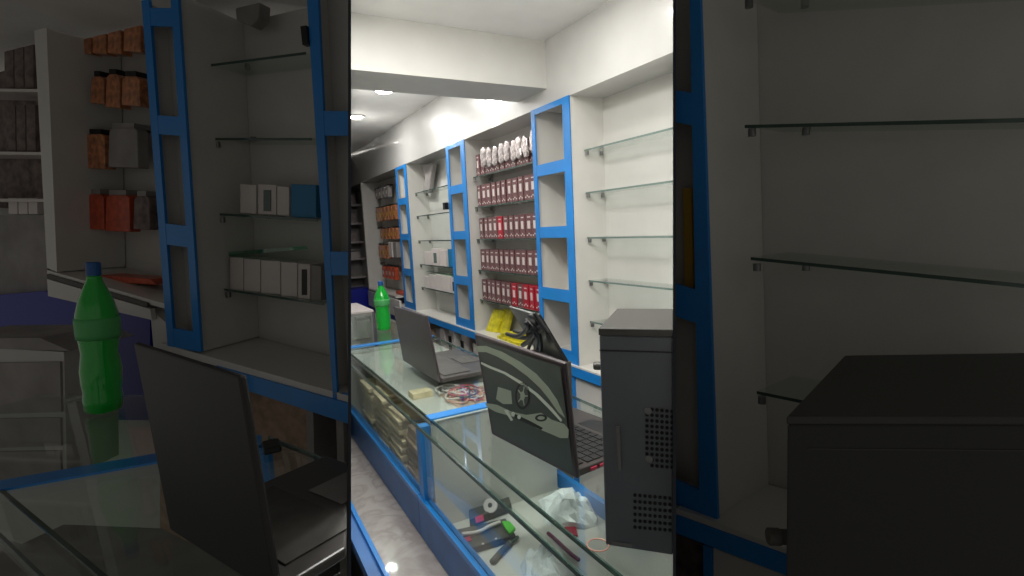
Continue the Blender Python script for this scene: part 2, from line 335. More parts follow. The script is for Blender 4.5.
showcase(-1.632, -.25, 'near glass counter under the car-print laptop')
mid = showcase(-2.945, -1.636, 'middle glass counter holding the plain dark laptop and tan stacks')
t = thing('glass_counter','farthest glass counter under the green bottle','counter',(-3.5,.8,-1.72))
MB().box(-4.15,-2.95,.553,1.05,-.608,-.60).clip().build('glass_top','gtop',t); MB().box(-4.15,-2.95,.60,1.03,-1.7,-1.02).clip().build('base_body','whitegl',t)
MB().box(-4.15,-2.95,1.035,1.05,-1.7,-.61).clip().build('back_board','white',t)
t = thing('marble_flat_panel','grey marble panel laid flat to catch light, with blue edge along the foot of the counters','bench',(-1.8,.42,-1.72))  # counter's marble front, laid flat as a bench to catch ceiling light
MB().box(-4.1,-.25,.352,.4995,-1.03,-1.0).clip().build('marble_top','marble',t)
MB().box(-4.1,-.25,.338,.352,-1.03,-.998).clip().build('bright_edge','blue',t)
MB().box(-4.1,-.25,.300,.338,-1.045,-1.012).clip().build('blue_edge','bluedk',t)
MB().box(-4.1,-.25,.34,.4995,-1.72,-1.03).clip().build('bench_front','whitegl',t)
ish = MB().box(-2.90,-1.66,.575,1.045,-.645,-.635).build('inner_shelf','white',mid); MB().box(-2.90,-1.66,.572,.575,-.646,-.634).build('front_lip','cream',ish)
for xx in (-2.89,-1.68): MB().box(xx,xx+.01,.72,1.03,-.97,-.645).build('support','white',ish)
# tan stacks in the middle counter
k=0
for sx, nl, m, col, yb in ((-2.50,16,'tan','tan',.55),(-2.27,16,'tan','tan',.555),(-2.04,15,'tan','tan',.55),(-1.83,14,'brown','brown',.56),(-2.62,7,'brown','brown',.74),(-2.35,9,'cream','cream',.74)):
    z = -.969
    for i in range(nl):
        h = random.uniform(.015,.021); w = random.uniform(.17,.20); a = random.uniform(-.05,.05); ox = random.uniform(-.012,.012); d = random.uniform(.12,.14)
        if z+h > (-.672-.03*math.sin(sx*9)): break
        tag(MB().obox((sx-w/2+ox, yb+random.uniform(-.006,.012), z),(w,a*w,0),(-a*d,d,0),(0,0,h-.001)).build('paper_packet',m,bevel=.003),
            '%s packet, %s from the bottom of stack %s in the middle counter'%(col,ORD[i],ORD[k]),'packet','stacked packets in the middle counter'); z += h
    k+=1
tag(MB().box(-1.99,-1.93,.60,.68,-.6345,-.612).build('yellow_carton','tan'),'small yellowish block on the inner shelf of the middle counter','box')
# cable tangle
cols = ['pinkred','cream','rub','cream','dgrey','pinkred','cream','rub','cream','pinkred','dgrey']; cc = on(459,393,2,-.625)
for i in range(11):
    random.seed(20+i); pts=[]
    cx, cyy = cc.x+random.uniform(-.05,.05), max(.765,cc.y+random.uniform(-.02,.05)); z0=-.6275+.0009*i; ph=random.random()*6
    for a in range(9):
        rr=.045+random.uniform(-.02,.03); pts.append((cx+rr*1.2*math.cos(a*.95+ph), cyy+rr*1.0*math.sin(a*.95+ph), z0+random.uniform(-.001,.002)))
    tag(MB().tube(pts,.0036).build('charging_cable',M[cols[i]],smooth=True),'%s coiled cable, %s from the bottom of the tangle beside the laptop'%({'pinkred':'red','cream':'white','rub':'pinkish','dgrey':'grey'}[cols[i]],ORD[i]),'cable','tangled cables')
tag(MB().box(-1.93,-1.68,.705,.95,-.6345,-.632).build('cable_tray','brown',bevel=.01),'brown tray under the tangled cables','tray')
random.seed(9)
# items in the near counter (lying on the display floor)
Zf = -.969
def P(x, y, z=Zf): return on(x, y, 2, z)
def slab(name, m, pts, h, lb=None, cat=None, parent=None, z=Zf, bevel=.004):
    b = MB().poly_prism([P(*q, z) for q in pts], (0,0,h)); o = b.build(name, m, parent, bevel=bevel)
    if lb: tag(o, lb, cat)
    return o
t = thing('tape_box','dark box with a white tape roll and red mark in the near counter','box',P(489,512))
slab('body','dgrey',[(468,500),(504,488),(512,512),(470,528)],.03,parent=t)
MB().lathe(P(491,506,-.930),[(.024,0),(.024,.010),(.010,.0105),(.010,.010)],24,axis=(.45,-.5,.6)).build('white_roll','cream',t)
MB().lathe(P(491,506,-.930)+V((.45,-.5,.6)).normalized()*.0105,[(.008,0),(.008,.001)],16,axis=(.45,-.5,.6)).build('roll_core','dgrey',t)
slab('red_mark','pinkred',[(475,518),(483,515),(484,521),(476,524)],.003,parent=t,z=-0.938,bevel=0)
slab('red_mark','pinkred',[(478,494),(492,489),(493,492),(480,497)],.003,parent=t,z=-0.938,bevel=0)
t = thing('circuit_strip','dark strip with white dots and a red end in the near counter','device',P(486,545))
slab('body','dgrey',[(455,536),(506,524),(516,541),(466,556)],.022,parent=t)
slab('red_end','pinkred',[(459,540),(470,537),(472,541),(461,544)],.003,parent=t,z=-0.946,bevel=0)
for q in ((470,549),(483,544),(496,539),(470,553)): MB().lathe(P(*q,-0.947),[(.004,0),(.004,.002)],10).build('white_dot','cream',t)
t = thing('hand_tool','white and lime hand tool lying above the dotted strip','tool',P(490,532,-0.943))
MB().tube([P(462,534,-0.94),P(478,532,-0.938),P(490,526,-0.936),P(500,522,-0.936)],.006).build('white_arm','cream',t,smooth=True)
slab('lime_head','lime',[(502,524),(510,524),(516,531),(510,536),(505,530)],.012,parent=t,z=-0.946)
t = thing('utility_knife','dark handled knife lying in the near counter','knife',P(505,552))
MB().tube([P(492,562,-0.96),P(500,553,-0.959),P(510,543,-0.959)],.009).build('handle','dgrey',t,smooth=True); MB().tube([P(510,543,-0.959),P(518,537,-0.959)],.006).build('blade_guard','edge',t,smooth=True)
slab('phone_case','edge',[(489,494),(503,487),(511,497),(497,505)],.034,'small dark case beside the tape roll in the near counter','case')
def ring(c, R_, r_, m, nm, lb, up=(0,0,1)):
    c=V(c); a=V(up).orthogonal().normalized(); w=V(up).normalized().cross(a)
    tag(MB().tube([c+(a*math.cos(i*math.pi/5)+w*math.sin(i*math.pi/5))*R_ for i in range(11)], r_).build(nm,m,smooth=True),lb,'ring')
ring(P(515,486,-0.93),.020,.005,'purple','purple_ring','purple ring standing behind the tape roll',(.7,-.7,.15))
ring(P(598,545,-.5965),.020,.0013,'rub','rubber_band','thin tan rubber band beside the grey computer tower')
slab('red_card','pinkred',[(563,528),(576,528),(578,537),(566,536)],.006,'small red card with white mark beside the clear bag','card')
tag(MB().tube([P(548,533,-0.958),P(556,540,-0.958),P(570,553,-0.958),P(579,560,-0.958)],.006).build('marker_pen','purple',smooth=True),'maroon pen lying in the near counter','pen')
def bagmesh(name, pts, lb, seed):
    random.seed(seed); c = [P(*q) for q in pts]; cen = sum(c, V())/len(c); b = MB(); n=len(c)
    rings=[]
    for k,(s_,h) in enumerate(((1,.0),(.97,.016),(.8,.035),(.55,.04),(.28,.05))):
        rings.append([b.b.verts.new(cen+(p_-cen).lerp((c[(i+1)%n]-cen),tt)*s_*random.uniform(.9,1.06)+V((0,0,h*random.uniform(.55,1.3)))) for i,p_ in enumerate(c) for tt in (0,.33,.66)])
    for a_,d_ in zip(rings,rings[1:]):
        for i in range(len(a_)): b.b.faces.new((a_[i],a_[(i+1)%len(a_)],d_[(i+1)%len(a_)],d_[i]))
    b.b.faces.new(rings[-1]); b.b.faces.new(rings[0][::-1])
    o=tag(b.build(name,'bag'),lb,'bag'); return o
bagmesh('plastic_bag',[(537,505),(560,494),(580,493),(592,505),(600,524),(585,529),(560,528),(545,524)],'crumpled clear plastic bag at the rear of the near counter',3)
bagmesh('plastic_bag',[(520,566),(532,556),(546,549),(562,560),(575,574),(560,592),(530,594)],'crumpled clear plastic bag at the front of the near counter',5)
# ---- laptop with car print
A, B_ = V((-1.365,.653,-.6)), V((-.995,.694,-.6)); TL, TR = V((-1.365,.615,-.291)), V((-.99,.667,-.311))
hx = (B_-A).normalized(); hy = V((-hx.y,hx.x,0))
t = thing('laptop','open laptop with a classic car printed on its dark green lid','laptop',(-1.18,.8,-.6))
lo, hi = A+V((0,0,.006)), TL; b = MB(); nn=((TL-A).cross(B_-A)).normalized(); nn = nn if nn.y>0 else -nn
lidn = nn
lid = MB().poly_prism([A+V((0,0,.001)),B_+V((0,0,.001)),TR,TL], nn*.012).build('lid','lid',t,bevel=.004)
def OnLid(x,y,off=.0008):
    d=ray(x,y); p0=A+V((0,0,.008))-nn*off; return d*(p0.dot(nn)/d.dot(nn))
def lp(pts, m, off, nm='print_shape', par=None):
    MB().poly_prism([OnLid(*q,off) for q in pts], nn*.0004).build(nm, m, par or lid)
lp([(477,339),(560,367),(574,474),(494,433)],'lidg',.0006,'print_panel')
lp([(475,346),(486,346),(502,352),(520,362),(536,374),(548,387),(557,400),(565,418),(558,412),(549,399),(540,388),(527,376),(512,365),(498,357),(486,352),(477,352)],'sage',.0014,'roof_print')
lp([(481,362),(490,366),(505,372),(522,382),(538,394),(552,408),(562,420),(561,422),(548,408),(535,395),(520,384),(504,374),(489,368),(481,364)],'sagel',.0018,'line_print')
lp([(485,403),(497,405),(512,412),(526,415),(541,413),(552,420),(564,424),(569,430),(568,438),(560,438),(551,434),(536,428),(524,420),(510,416),(496,412),(487,407)],'sage',.0014,'body_print')
lp([(498,387),(511,391),(512,404),(503,404),(496,399)],'sage',.0010,'window_print')
def ell(cx,cy_,a,b2,rot=0,n=22): return [(cx+a*math.cos(2*math.pi*i/n),cy_+b2*math.sin(2*math.pi*i/n)) for i in range(n)]
lp(ell(522.5,396,7.5,13.5),'key',.0018,'wheel_print'); lp(ell(522.5,396,5.6,11),'lidg',.0022,'wheel_print'); lp(ell(522.5,396,2.2,4.5),'sage',.0026,'wheel_print')
for a in range(5):
    ca,sa=math.cos(a*1.257),math.sin(a*1.257); lp([(522.5+1.5*ca-.5*sa,396+3*sa+1*ca),(522.5+5.3*ca-.4*sa,396+10*sa+.5*ca),(522.5+5.3*ca+.4*sa,396+10*sa-.5*ca),(522.5+1.5*ca+.5*sa,396+3*sa-1*ca)],'sage',.0025,'wheel_print')
lp(ell(541,418,6,3.6),'key',.0019,'headlight_print'); lp(ell(541,418,3.6,1.8),'sage',.0023,'headlight_print')
lp([(504,410),(507,410),(513,420),(511,421)],'sagel',.0019,'bumper_print'); lp([(515,414),(530,421),(543,428),(541,430),(528,424),(514,418)],'key',.0019,'grille_print')
for q in ((507,412),(513,414),(519,417)): lp(ell(*q,1.8,2.2,n=10),'sagel',.0022,'bumper_print')
base = MB().obox(A+hx*.02+hy*.012,hx*.345,hy*.29,(0,0,.018)).build('base','deck',t,bevel=.003)
MB().obox(A+hx*.045+hy*.03+V((0,0,.003)),hx*.30,hy*.015,(0,0,.018)).build('hinge','black',t)
for i in range(6):
    for j in range(12):
        MB().obox(A+hx*(.035+j*.0265)+hy*(.055+i*.024)+V((0,0,.0182)),hx*.0235,hy*.0205,(0,0,.003)).build('key','key',base)
MB().obox(A+hx*.14+hy*.215+V((0,0,.0175)),hx*.1,hy*.06,(0,0,.001)).build('touchpad','black',base)
MB().obox(A+hx*.325+hy*.26+V((0,0,.0182)),hx*.025,hy*.015,(0,0,.0008)).build('sticker','cream',base)
MB().obox(A+hx*.315+hy*.03+V((0,0,.0182)),hx*.018,hy*.01,(0,0,.0008)).build('sticker','cream',base)
for dd in (.05,.08): MB().obox(A+hx*.365+hy*dd+V((0,0,.005)),hx*.004,hy*.02,(0,0,.007)).build('side_port','pinkred',base)
scr=MB().poly_prism([A+V((0,0,.03))+nn*.0122+hx*.02,B_+V((0,0,.03))+nn*.0122-hx*.02,TR+nn*.0122-hx*.02-V((0,0,.015)),TL+nn*.0122+hx*.02-V((0,0,.015))],nn*.001).build('screen','black',lid)
# ---- plain laptop
t = thing('laptop','plain brown-black open laptop on the middle counter','laptop',(-2.2,.85,-.6))
A, B_, TL, TR = V((-2.434,.72,-.6)), V((-1.962,.722,-.6)), V((-2.434,.690,-.333)), V((-1.965,.684,-.322))
nn=((TL-A).cross(B_-A)).normalized(); nn = nn if nn.y>0 else -nn
lid = MB().poly_prism([A+V((0,0,.001)),B_+V((0,0,.001)),TR,TL], nn*.010).build('lid','lid',t,bevel=.004)
MB().poly_prism([A+V((.02,.0105,.03)),B_+V((-.02,.0105,.03)),TR+V((-.02,.0105,-.015)),TL+V((.02,.0105,-.015))], nn*.001).build('screen','black',lid)
base = MB().box(-2.43,-1.965,.735,1.0,-.5995,-.582).build('base','deckd',t,bevel=.003)
MB().box(-2.40,-1.995,.755,.87,-.5815,-.5785).build('keyboard','dgrey',base); MB().box(-2.26,-2.13,.895,.98,-.5815,-.580).build('touchpad','dgrey',base)
tag(MB().obox((-2.79,1.0,-.599),(.05,.005,0),(0,.025,0),(0,0,.01)).build('black_mouse','black',bevel=.005),'small black box on the middle counter behind the laptop','device')
tag(MB().obox((-1.66,.80,-.5935),(.10,.02,0),(-.01,.05,0),(0,0,.022)).build('power_adapter','black',bevel=.006),'black adapter lying between the two laptops','adapter')
# ---- grey leaning screen with black strap
k_=.85; TR=V((-1.70,1.03,-.33))*k_; a=V((-.28,.03,0))*k_; bb=V((.0102,.0978,-.173))*.98
t = thing('tablet_screen','dark grey flat screen with black edge leaning behind the car-print laptop','screen',TR+bb)
n_=a.cross(bb).normalized(); n_ = n_ if n_.y>0 else -n_
MB().poly_prism([TR,TR+a,TR+a+bb,TR+bb],n_*.008).build('panel','screen',t,bevel=.002)
MB().poly_prism([TR-a*.02-n_*.001,TR+a*.02-n_*.001,TR+a*.02+bb-n_*.001,TR-a*.02+bb-n_*.001],n_*.012).build('black_edge','black',t)
q0=TR+bb
MB().obox((q0.x-.25,q0.y-.02,-.5995),(.235,0,0),(0,.055,0),(0,0,q0.z+.597)).build('stand','dgrey',t,bevel=.004)
def SP(x,y,off=.01):
    d=ray(x,y); return d*((TR-n_*off).dot(n_)/d.dot(n_))
for i,pl_ in enumerate(([(514,331),(522,333),(530,330),(537,322),(533,316)],[(512,336),(524,338),(535,334),(541,326),(537,318),(530,316)],[(523,345),(530,340),(538,332),(545,328)],[(528,350),(532,340),(538,330)],[(541,350),(540,340),(536,330),(526,320)],[(536,348),(538,338),(532,328)],[(534,313),(540,322),(549,334)],[(507,334),(518,336),(528,328),(526,322)])):
    tag(MB().tube([SP(x,y,.008+.004*i) for x,y in pl_],.0065+.0015*(i%3)).build('black_strap','black',smooth=True),'black strap loop draped on the leaning grey screen, '+['lowest left loop','widest loop','lower right tail','middle hanging tail','right hanging tail','inner hanging tail','strap along the screen edge','loop lying farthest left'][i],'strap','black straps')
# green item under the ledge
tag(MB().box(-2.42,-2.30,1.52,1.6,-1.08,-.93).build('green_packet','lime',bevel=.006),'bright green packet in the low cabinet behind the car-print laptop','packet')
# ---- computer tower
A = V((-.7515,.5835,-.6)); fx = V((.088,.078,0)).normalized(); fd = V((-fx.y,fx.x,0))
t = thing('computer_tower','dark grey slim computer tower with drilled vents on the near counter','computer',A)
w_, d_, h_ = .14, .222, .414
MB().obox(A+V((0,0,.0012)),fx*w_,fd*d_,(0,0,h_-.0132)).clip(0,1).build('case_body','case',t,bevel=.003)
MB().obox(A+V((0,0,h_-.012))-fd*.002-fx*.001,fx*(w_+.0),fd*(d_+.004),(0,0,.0135)).clip(0,1).build('top_cover','casetop',t,bevel=.002)
MB().obox(A+V((0,0,h_-.040))-fd*.0012,fx*w_,fd*.003,(0,0,.002)).clip(0,1).build('seam','black',t)
def TF(x,y,off=.0012):
    d=ray(x,y); p0=A-fd*off; return d*(p0.dot(fd)/d.dot(fd))
def vents(x0,y0,nx,ny,dx,dy,skip=()):
    v = t
    for i in range(nx):
        for j in range(ny):
            x,y=x0+i*dx,y0+j*dy
            if x>672.5 or (i,j) in skip: continue
            c=TF(x,y+ (x-x0)*.09,.0004)
            hole.append(MB().lathe(c,[(.0032,0),(.0032,.0012)],8,axis=-fd).build('vent_hole','hole',v))
hole=[]
vents(647,409,6,11,5.0,5.6,((0,0),(0,9),(0,10)))
vents(635,495,8,6,5.0,6.4)
for q in ((648,411),(649,459)):
    MB().lathe(TF(*q),[(.0065,0),(.0065,.0015),(.003,.002)],16,axis=-fd).build('screw','steel',t)
MB().poly_prism([TF(616,426),(TF(619.5,426)),TF(621.5,470),TF(618.5,470)],-fd*.002).build('embossed_groove','deckg',t)
MB().poly_prism([TF(612,541),(TF(632,544)),TF(632,547),TF(612,544)],-fd*.0008).build('rating_plate','deckg',t)
for dx_,dy_ in ((.012,.02),(.08,.02),(.012,.2),(.08,.2)): MB().lathe(A+fx*dx_+fd*dy_,[(.008,0),(.008,.002)],10).build('foot','black',t)
# ---- knob sticking out behind the tower
c=on(594,366,1,1.15); MB()
t = thing('antenna_knob','small black knob projecting left of the grey tower','knob',c)
c0=A+fd*.20-fx*.004; c0=V((c0.x,c0.y,0)); dk=ray(601,366); q=dk*(c0.dot(fd)/dk.dot(fd))
MB().lathe(q,[(.009,-.004),(.009,.014),(.0075,.016)],18,axis=-fx).build('knob','dgrey',t)
# ---- green bottle
def bottle(name, base, lean, hgt, lb, R_=1.0):
    t = thing(name, lb, 'bottle', base); s=hgt/.31; b=MB(); R_*=s
    prof=[(.028,0),(.040,.006),(.042,.03),(.040,.045),(.043,.06),(.044,.09),(.0385,.125),(.044,.165),(.045,.19),(.044,.205),(.0355,.235),(.022,.262),(.0145,.278),(.0135,.285)]
    b.lathe(base,[(r_*R_,h*s) for r_,h in prof],28,axis=lean).build('body','green',t,smooth=True)
    MB().lathe(base,[(.0455*R_,.155*s),(.0465*R_,.165*s),(.0475*R_,.19*s),(.0465*R_,.198*s)],28,axis=lean).build('label_sleeve','lab',t,smooth=True)
    MB().lathe(base,[(.0155*R_,.283*s),(.0155*R_,.308*s),(.014*R_,.31*s)],20,axis=lean).build('screw_cap','cap',t)
    MB().lathe(base,[(.0165*R_,.276*s),(.0165*R_,.280*s)],20,axis=lean).build('neck_ring','green',t)
    return t
bottle('green_bottle', on(384,330,2,-.5995), (0,0,1), .312, 'green plastic soda bottle with blue cap in the bright far end of the shop', R_=1.05)
# ---- ceiling downlights
LK = .6
def downlight(x, y, z, lb, w, rad=.055, clipd=False):
    t = thing('ceiling_light', lb, 'light', (x,y,z-.012), 'ceiling downlights')
    MB().lathe((x,y,z-.012),[(rad+.015,0),(rad+.018,.0115)],28).build('trim_ring','wall',t)
    MB().lathe((x,y,z-.016),[(rad-.006,0),(rad,.004)],28).build('lens','lamp',t)
    L=bpy.data.lights.new('downlight','AREA'); L.shape='DISK'; L.size=rad*2; L.energy=w*1.0; L.color=(1,.985,.95)
    o=bpy.data.objects.new('downlight_lamp',L); COL.objects.link(o); o.parent=t; o.location=(0,0,-.008)
    L=bpy.data.lights.new('ceiling_fill','POINT'); L.shadow_soft_size=.04; L.energy=w*.10; L.color=(1,.985,.95)
    o=bpy.data.objects.new('ceiling_fill_lamp',L); COL.objects.link(o); o.parent=t; o.location=(0,0,-.16)  # extra point light below the lens, added to brighten the ceiling
for x,y,z,lb,w in ((-3.65,1.085,.972,'round ceiling light just beyond the beam',5),(-4.49,1.087,.972,'second round ceiling light, at the left beyond the beam',6),(-5.6,1.2,.972,'farthest round ceiling light',7),(-6.45,1.32,.972,'added ceiling light brightening the end unit',20),  # the light over the end unit is added to brighten its stock
    (-2.9,1.05,.972,'added ceiling light hidden behind the beam',4),(-1.72,1.16,.905,'round ceiling light above the nearest column',1.0),(-1.15,.70,.905,'added unseen ceiling light over the near counter',4.8),(-1.15,.42,.905,'added unseen ceiling light above the flat marble panel',9),(-1.75,.55,.905,'added unseen ceiling light above the middle counter front',6)):  # except above the nearest column, these are added, unseen fill lights
    downlight(x,y,z,lb,w)
# ================================================================= SIDE BAYS, added: enlarged dim copies of the middle bay
class Wall:
    def __init__(s, vpx, px, py, dist):
        d = ray(vpx, 243-.0495*(vpx-217)); d.z = 0; s.e = -d.normalized()
        n = V((-s.e.y, s.e.x, 0)); c = ray(px,py); s.n = n if n.dot(c) > 0 else -n; s.o = c*dist
    def at(s, x, y, off=0):
        d = ray(x, y); return d*((s.o+s.n*off).dot(s.n)/d.dot(s.n))
    def q(s, pts, off, depth): return MB().poly_prism([s.at(*p, off) for p in pts], s.n*depth)
def bil(c, a, b): # corners tl,tr,br,bl
    return tuple((c[0][i]*(1-a)+c[1][i]*a)*(1-b)+(c[3][i]*(1-a)+c[2][i]*a)*b for i in (0,1))
def tcolumn(W, c, sw, rails, D, label, left=True, right=True):
    p0=W.at(*bil(c,.5,1)); t = thing('shelving_column', label, 'shelf', p0)
    Q=lambda a0,a1,b0,b1:[bil(c,a0,b0),bil(c,a1,b0),bil(c,a1,b1),bil(c,a0,b1)]
    if left: W.q(Q(0,sw,0,1),-.01,.012).build('stile','blue',t)
    if right: W.q(Q(1-sw,1,0,1),-.01,.012).build('stile','blue',t)
    for b0,b1 in rails:
        W.q(Q(sw if left else 0,1-sw if right else 1,b0,b1),-.009,.012).build('rail','blue',t); m=(b0+b1)/2
        W.q(Q(.0,1,m-.006,m+.006),.004,D-.01).build('shelf_board','white',t)
    W.q(Q(.03,.97,0,1),.09,.01).build('back_board','white',t)
    if left: W.q(Q(0,.08,0,1),.003,D-.005).build('side_panel','white',t)
    if right: W.q(Q(.92,1,0,1),.003,D-.005).build('side_panel','white',t)
    return t
def tshelf(W, x0,y0,x1,y1, off, D, label, br=(), th=1.9, grp=None, xr=None):
    t = thing('glass_shelf', label, 'shelf', W.at(x0,y0,off), grp)
    a,b_=W.at(x0,y0,off),W.at(x1,y1,off)
    MB().poly_prism([a,b_,b_-V((0,0,.005)),a-V((0,0,.005))],W.n*(D-off-.004)).build('pane','glass',t)
    MB().poly_prism([a-W.n*.002,b_-W.n*.002,b_-W.n*.002-V((0,0,.009)),a-W.n*.002-V((0,0,.009))],W.n*.002).build('front_edge','edge',t)
    for bx,by,o2 in br: MB().lathe(W.at(bx,by,o2)-V((0,0,.026)),[(.011,0),(.011,.022)],12).build('bracket','steel',t)
    return t
# ---------------- left bay
ZONE = 'L'
WL = Wall(-1000, 255, 175, 1.9); D = .30
struct(WL.q([(-260,-150),(349,-150),(349,700),(-260,700)],D,.03).build('wall_left_bay','wall'))
tcolumn(WL,[(139,-30),(176,-30),(201,352),(167.5,346)],.2,[(.10,.148),(.385,.435),(.672,.728),(.95,1)],D,'narrow blue framed shelving column in the dim left bay')
t = thing('cabinet_panel','white upright panel between stocked shelves in the dim left bay','panel',WL.at(55,290)); WL.q([(31,-30),(44,-30),(57,272),(47,268)],0,D-.005).build('panel','white',t)
tcolumn(WL,[(305,-30),(349,-30),(349,400),(333,400)],.26,[(.328,.385),(.655,.71),(.985,1)],D,'blue framed shelving column at the right end of the dim left bay',right=False)
t = thing('shelf_ledge','blue edged white ledge in the dim left bay','ledge',WL.at(270,390))
WL.q([(160,343),(349,396),(349,403),(160,350)],-.01,D).build('ledge_top','white',t); WL.q([(215,366),(349,404),(349,424),(215,380)],-.02,.03).build('blue_edge','blue',t)
t = thing('low_cabinet','dark open low cabinet beneath the ledge of the dim left bay','cabinet',WL.at(300,480))
WL.q([(160,352),(349,425),(349,640),(160,620)],.22,.02).build('back_board','brown',t)
for x in (306,336): WL.q([(x,405+(x-300)*.3),(x+7,408+(x-300)*.3),(x+13,640),(x+6,640)],.0,.2).build('divider','grey',t)
t = thing('end_shelf_unit','brown stocked shelf unit at the left edge of the dim bay','shelf',WL.at(15,280))
for y in (26,89,152,199): WL.q([(-60,y-1),(34+y*.05,y),(34+y*.05,y+3),(-60,y+2)],.04,.2).build('shelf_board','cream',t)
WL.q([(-60,-30),(32,-30),(46,210),(-60,205)],.25,.02).build('back_board','dkbrown',t)
kk=0
for yb,hh,m in ((25,20,'dkbrown'),(88,48,'dkbrown'),(151,46,'dkbrown'),(214,16,'cream')):
    for j in range(3):
        x=2+j*10+kk*2; tag(WL.q([(x,yb-hh),(x+9,yb-hh),(x+9.5,yb),(x+.5,yb)],.09,.1).build('stock_box',m,bevel=.002),'%s carton in the dim end unit, %s from left in row %s'%('pale' if m=='cream' else 'dark brown',ORD[j],ORD[kk]),'box','dim end unit stock')
    kk+=1
# packets
rows=[([(76,18,91,54),(92,17,106,54),(107,16,121,54),(123,16,141,52)],'orange','orange'),([(90,76,104,104),(105,74,120,108),(121,76,140,106)],'orange','orange'),([(79,134,105,169)],'orange','orange'),([(108,128,138,168)],'grey','grey'),([(86,194,104,230),(105,195,130,232)],'redor','red-orange'),([(133,196,150,230)],'dkbrown','dark')]
for k2,(rw,m,cn) in enumerate(rows):
    for j,(x0,y0,x1,y1) in enumerate(rw):
        t = thing('hanging_packet','%s packet hanging in the dim left bay, %s in %s group from the top'%(cn,ORD[j],ORD[k2]),'packet',WL.at((x0+x1)/2,y1,.16),'dim hanging packets')
        WL.q([(x0+1,y0+3),(x0+4,y0),(x1-4,y0),(x1-1,y0+3),(x1,y1),(x0,y1-1)],.14,.05).build('pouch',m,t,bevel=.004)
        WL.q([(x0+4,y0-5),(x1-4,y0-5),(x1-4,y0),(x0+4,y0)],.15,.14).build('hanger','black' if cn=='orange' else 'grey',t)
tag(WL.q([(100,275),(150,279),(156,285),(104,282)],.1,.1).build('flat_packet','redor',bevel=.004),'dark red packet lying on the ledge of the dim left bay','packet')
t = thing('shelf_ledge','white ledge with dark edge behind the dim green bottle','ledge',WL.at(100,300))
WL.q([(47,270),(166,304),(166,309),(47,275)],.0,D-.005).build('ledge_top','white',t); WL.q([(47,274),(147,303),(147,307),(47,278)],-.01,.012).build('dark_edge','dgrey',t)
WL.q([(47,279),(150,309),(152,320),(48,296)],-.005,.02).build('fascia','white',t); WL.q([(150,309),(200,352),(210,420),(160,420)],.02,.05).build('side_fascia','white',t)
WL.q([(-60,215),(46,215),(48,292),(-60,298)],.1,.02).build('low_panel','grey',t)
tag(WL.q([(-60,300),(45,291),(76,302),(150,318),(150,420),(-60,420)],.03,.1).build('navy_cabinet','navy'),'navy low cabinet behind the dim green bottle','cabinet')
for j,(y0,y1) in enumerate(((65,52),(138,138),(213,219),(288,303))):
    x0=(205,211,216,222)[j]
    tshelf(WL,x0,y0,(306,312,318,324)[j],y1,.13,D,'thin glass shelf in the dim left bay, %s from the top'%ORD[j],[(x0+6,y0+3,.14),(x0+42,y0-2,.27)] if j<2 else [(x0+6,y0+3,.14)],grp='dim left glass shelves')
def tbox(x0,y0,x1,y1,m,lb,mark=None,W=WL,off=.15,dep=.09):
    t = thing('carton',lb,'box',W.at((x0+x1)/2,y1,off),'dim cartons'); W.q([(x0,y0),(x1,y0+1),(x1,y1+1),(x0,y1)],off,dep).build('body',m,t,bevel=.002)
    if mark: W.q([(x0+(x1-x0)*.3,y0+6),(x0+(x1-x0)*.7,y0+6),(x0+(x1-x0)*.7,y1-3),(x0+(x1-x0)*.3,y1-3)],off-.003,.0035).build('printed_mark',mark,t)
tbox(240,184,256,213,'cream','white carton left of the green-marked carton in the dim left bay'); tbox(258,184,276,214,'cream','white carton with dark green mark in the dim left bay','edge'); tbox(277,186,289,215,'cream','narrow white carton beside the dim blue box'); tbox(291,184,316,217,'cyan','blue box on the third dim glass shelf')
for j,(x0,x1,mk) in enumerate(((230,243,None),(244,260,None),(261,280,None),(281,297,None),(298,310,'black'),(311,321,None))):
    tbox(x0,257+j*1.6,x1,289+(x0-228)*.13,'cream' if j<5 else 'grey','white carton on the lowest dim glass shelf, %s from the left'%ORD[j] if not mk else 'white carton with black mark on the lowest dim glass shelf',mk)
tag(WL.q([(228,252),(292,247),(294,250),(229,256)],.16,.08).build('glass_tray','mint'),'green glass tray above the lowest dim cartons','tray')
tag(WL.q([(232,-30),(262,-30),(258,18),(250,26),(236,20)],.18,.06).build('grey_cover','grey',bevel=.006),'grey folded cover at the top of the dim left bay','cover')
tag(WL.q([(300,26),(306,25),(308,44),(302,45)],-.02,.025).build('switch_box','black',bevel=.002),'small black box on the edge of the dim right-hand column','switch')
# counter, laptop, bottle
ZC=-.38; G=lambda x,y,z=ZC: on(x,y,2,z)
t = thing('glass_counter','dim glass counter with blue bar in the left foreground','counter',G(150,520,-1.72))
top=[(-40,494),(268,437),(349,469),(349,650),(110,650),(-40,505)]
MB().poly_prism([G(*q) for q in top],(0,0,-.007)).build('glass_top','gtop',t)
def strip(p,q,w,h,nm,m,z0=0): 
    a,b_=G(*p),G(*q); d=(b_-a).normalized(); s_=V((-d.y,d.x,0))*w
    MB().poly_prism([a+V((0,0,z0)),b_+V((0,0,z0)),b_+s_+V((0,0,z0)),a+s_+V((0,0,z0))],(0,0,h)).build(nm,m,t)
strip((-40,490),(262,437),-.045,.004,'blue_bar','blue',.0005)
strip((-40,459),(112,590),.006,.003,'inner_edge','edge',.0005); strip((-40,498),(75,612),.004,.009,'front_edge','edge',-.008)
strip((268,437),(349,469),.003,.008,'rear_edge','edgel',-.007)
cen=G(200,540); ins=[cen.lerp(G(*q),.93) for q in top]
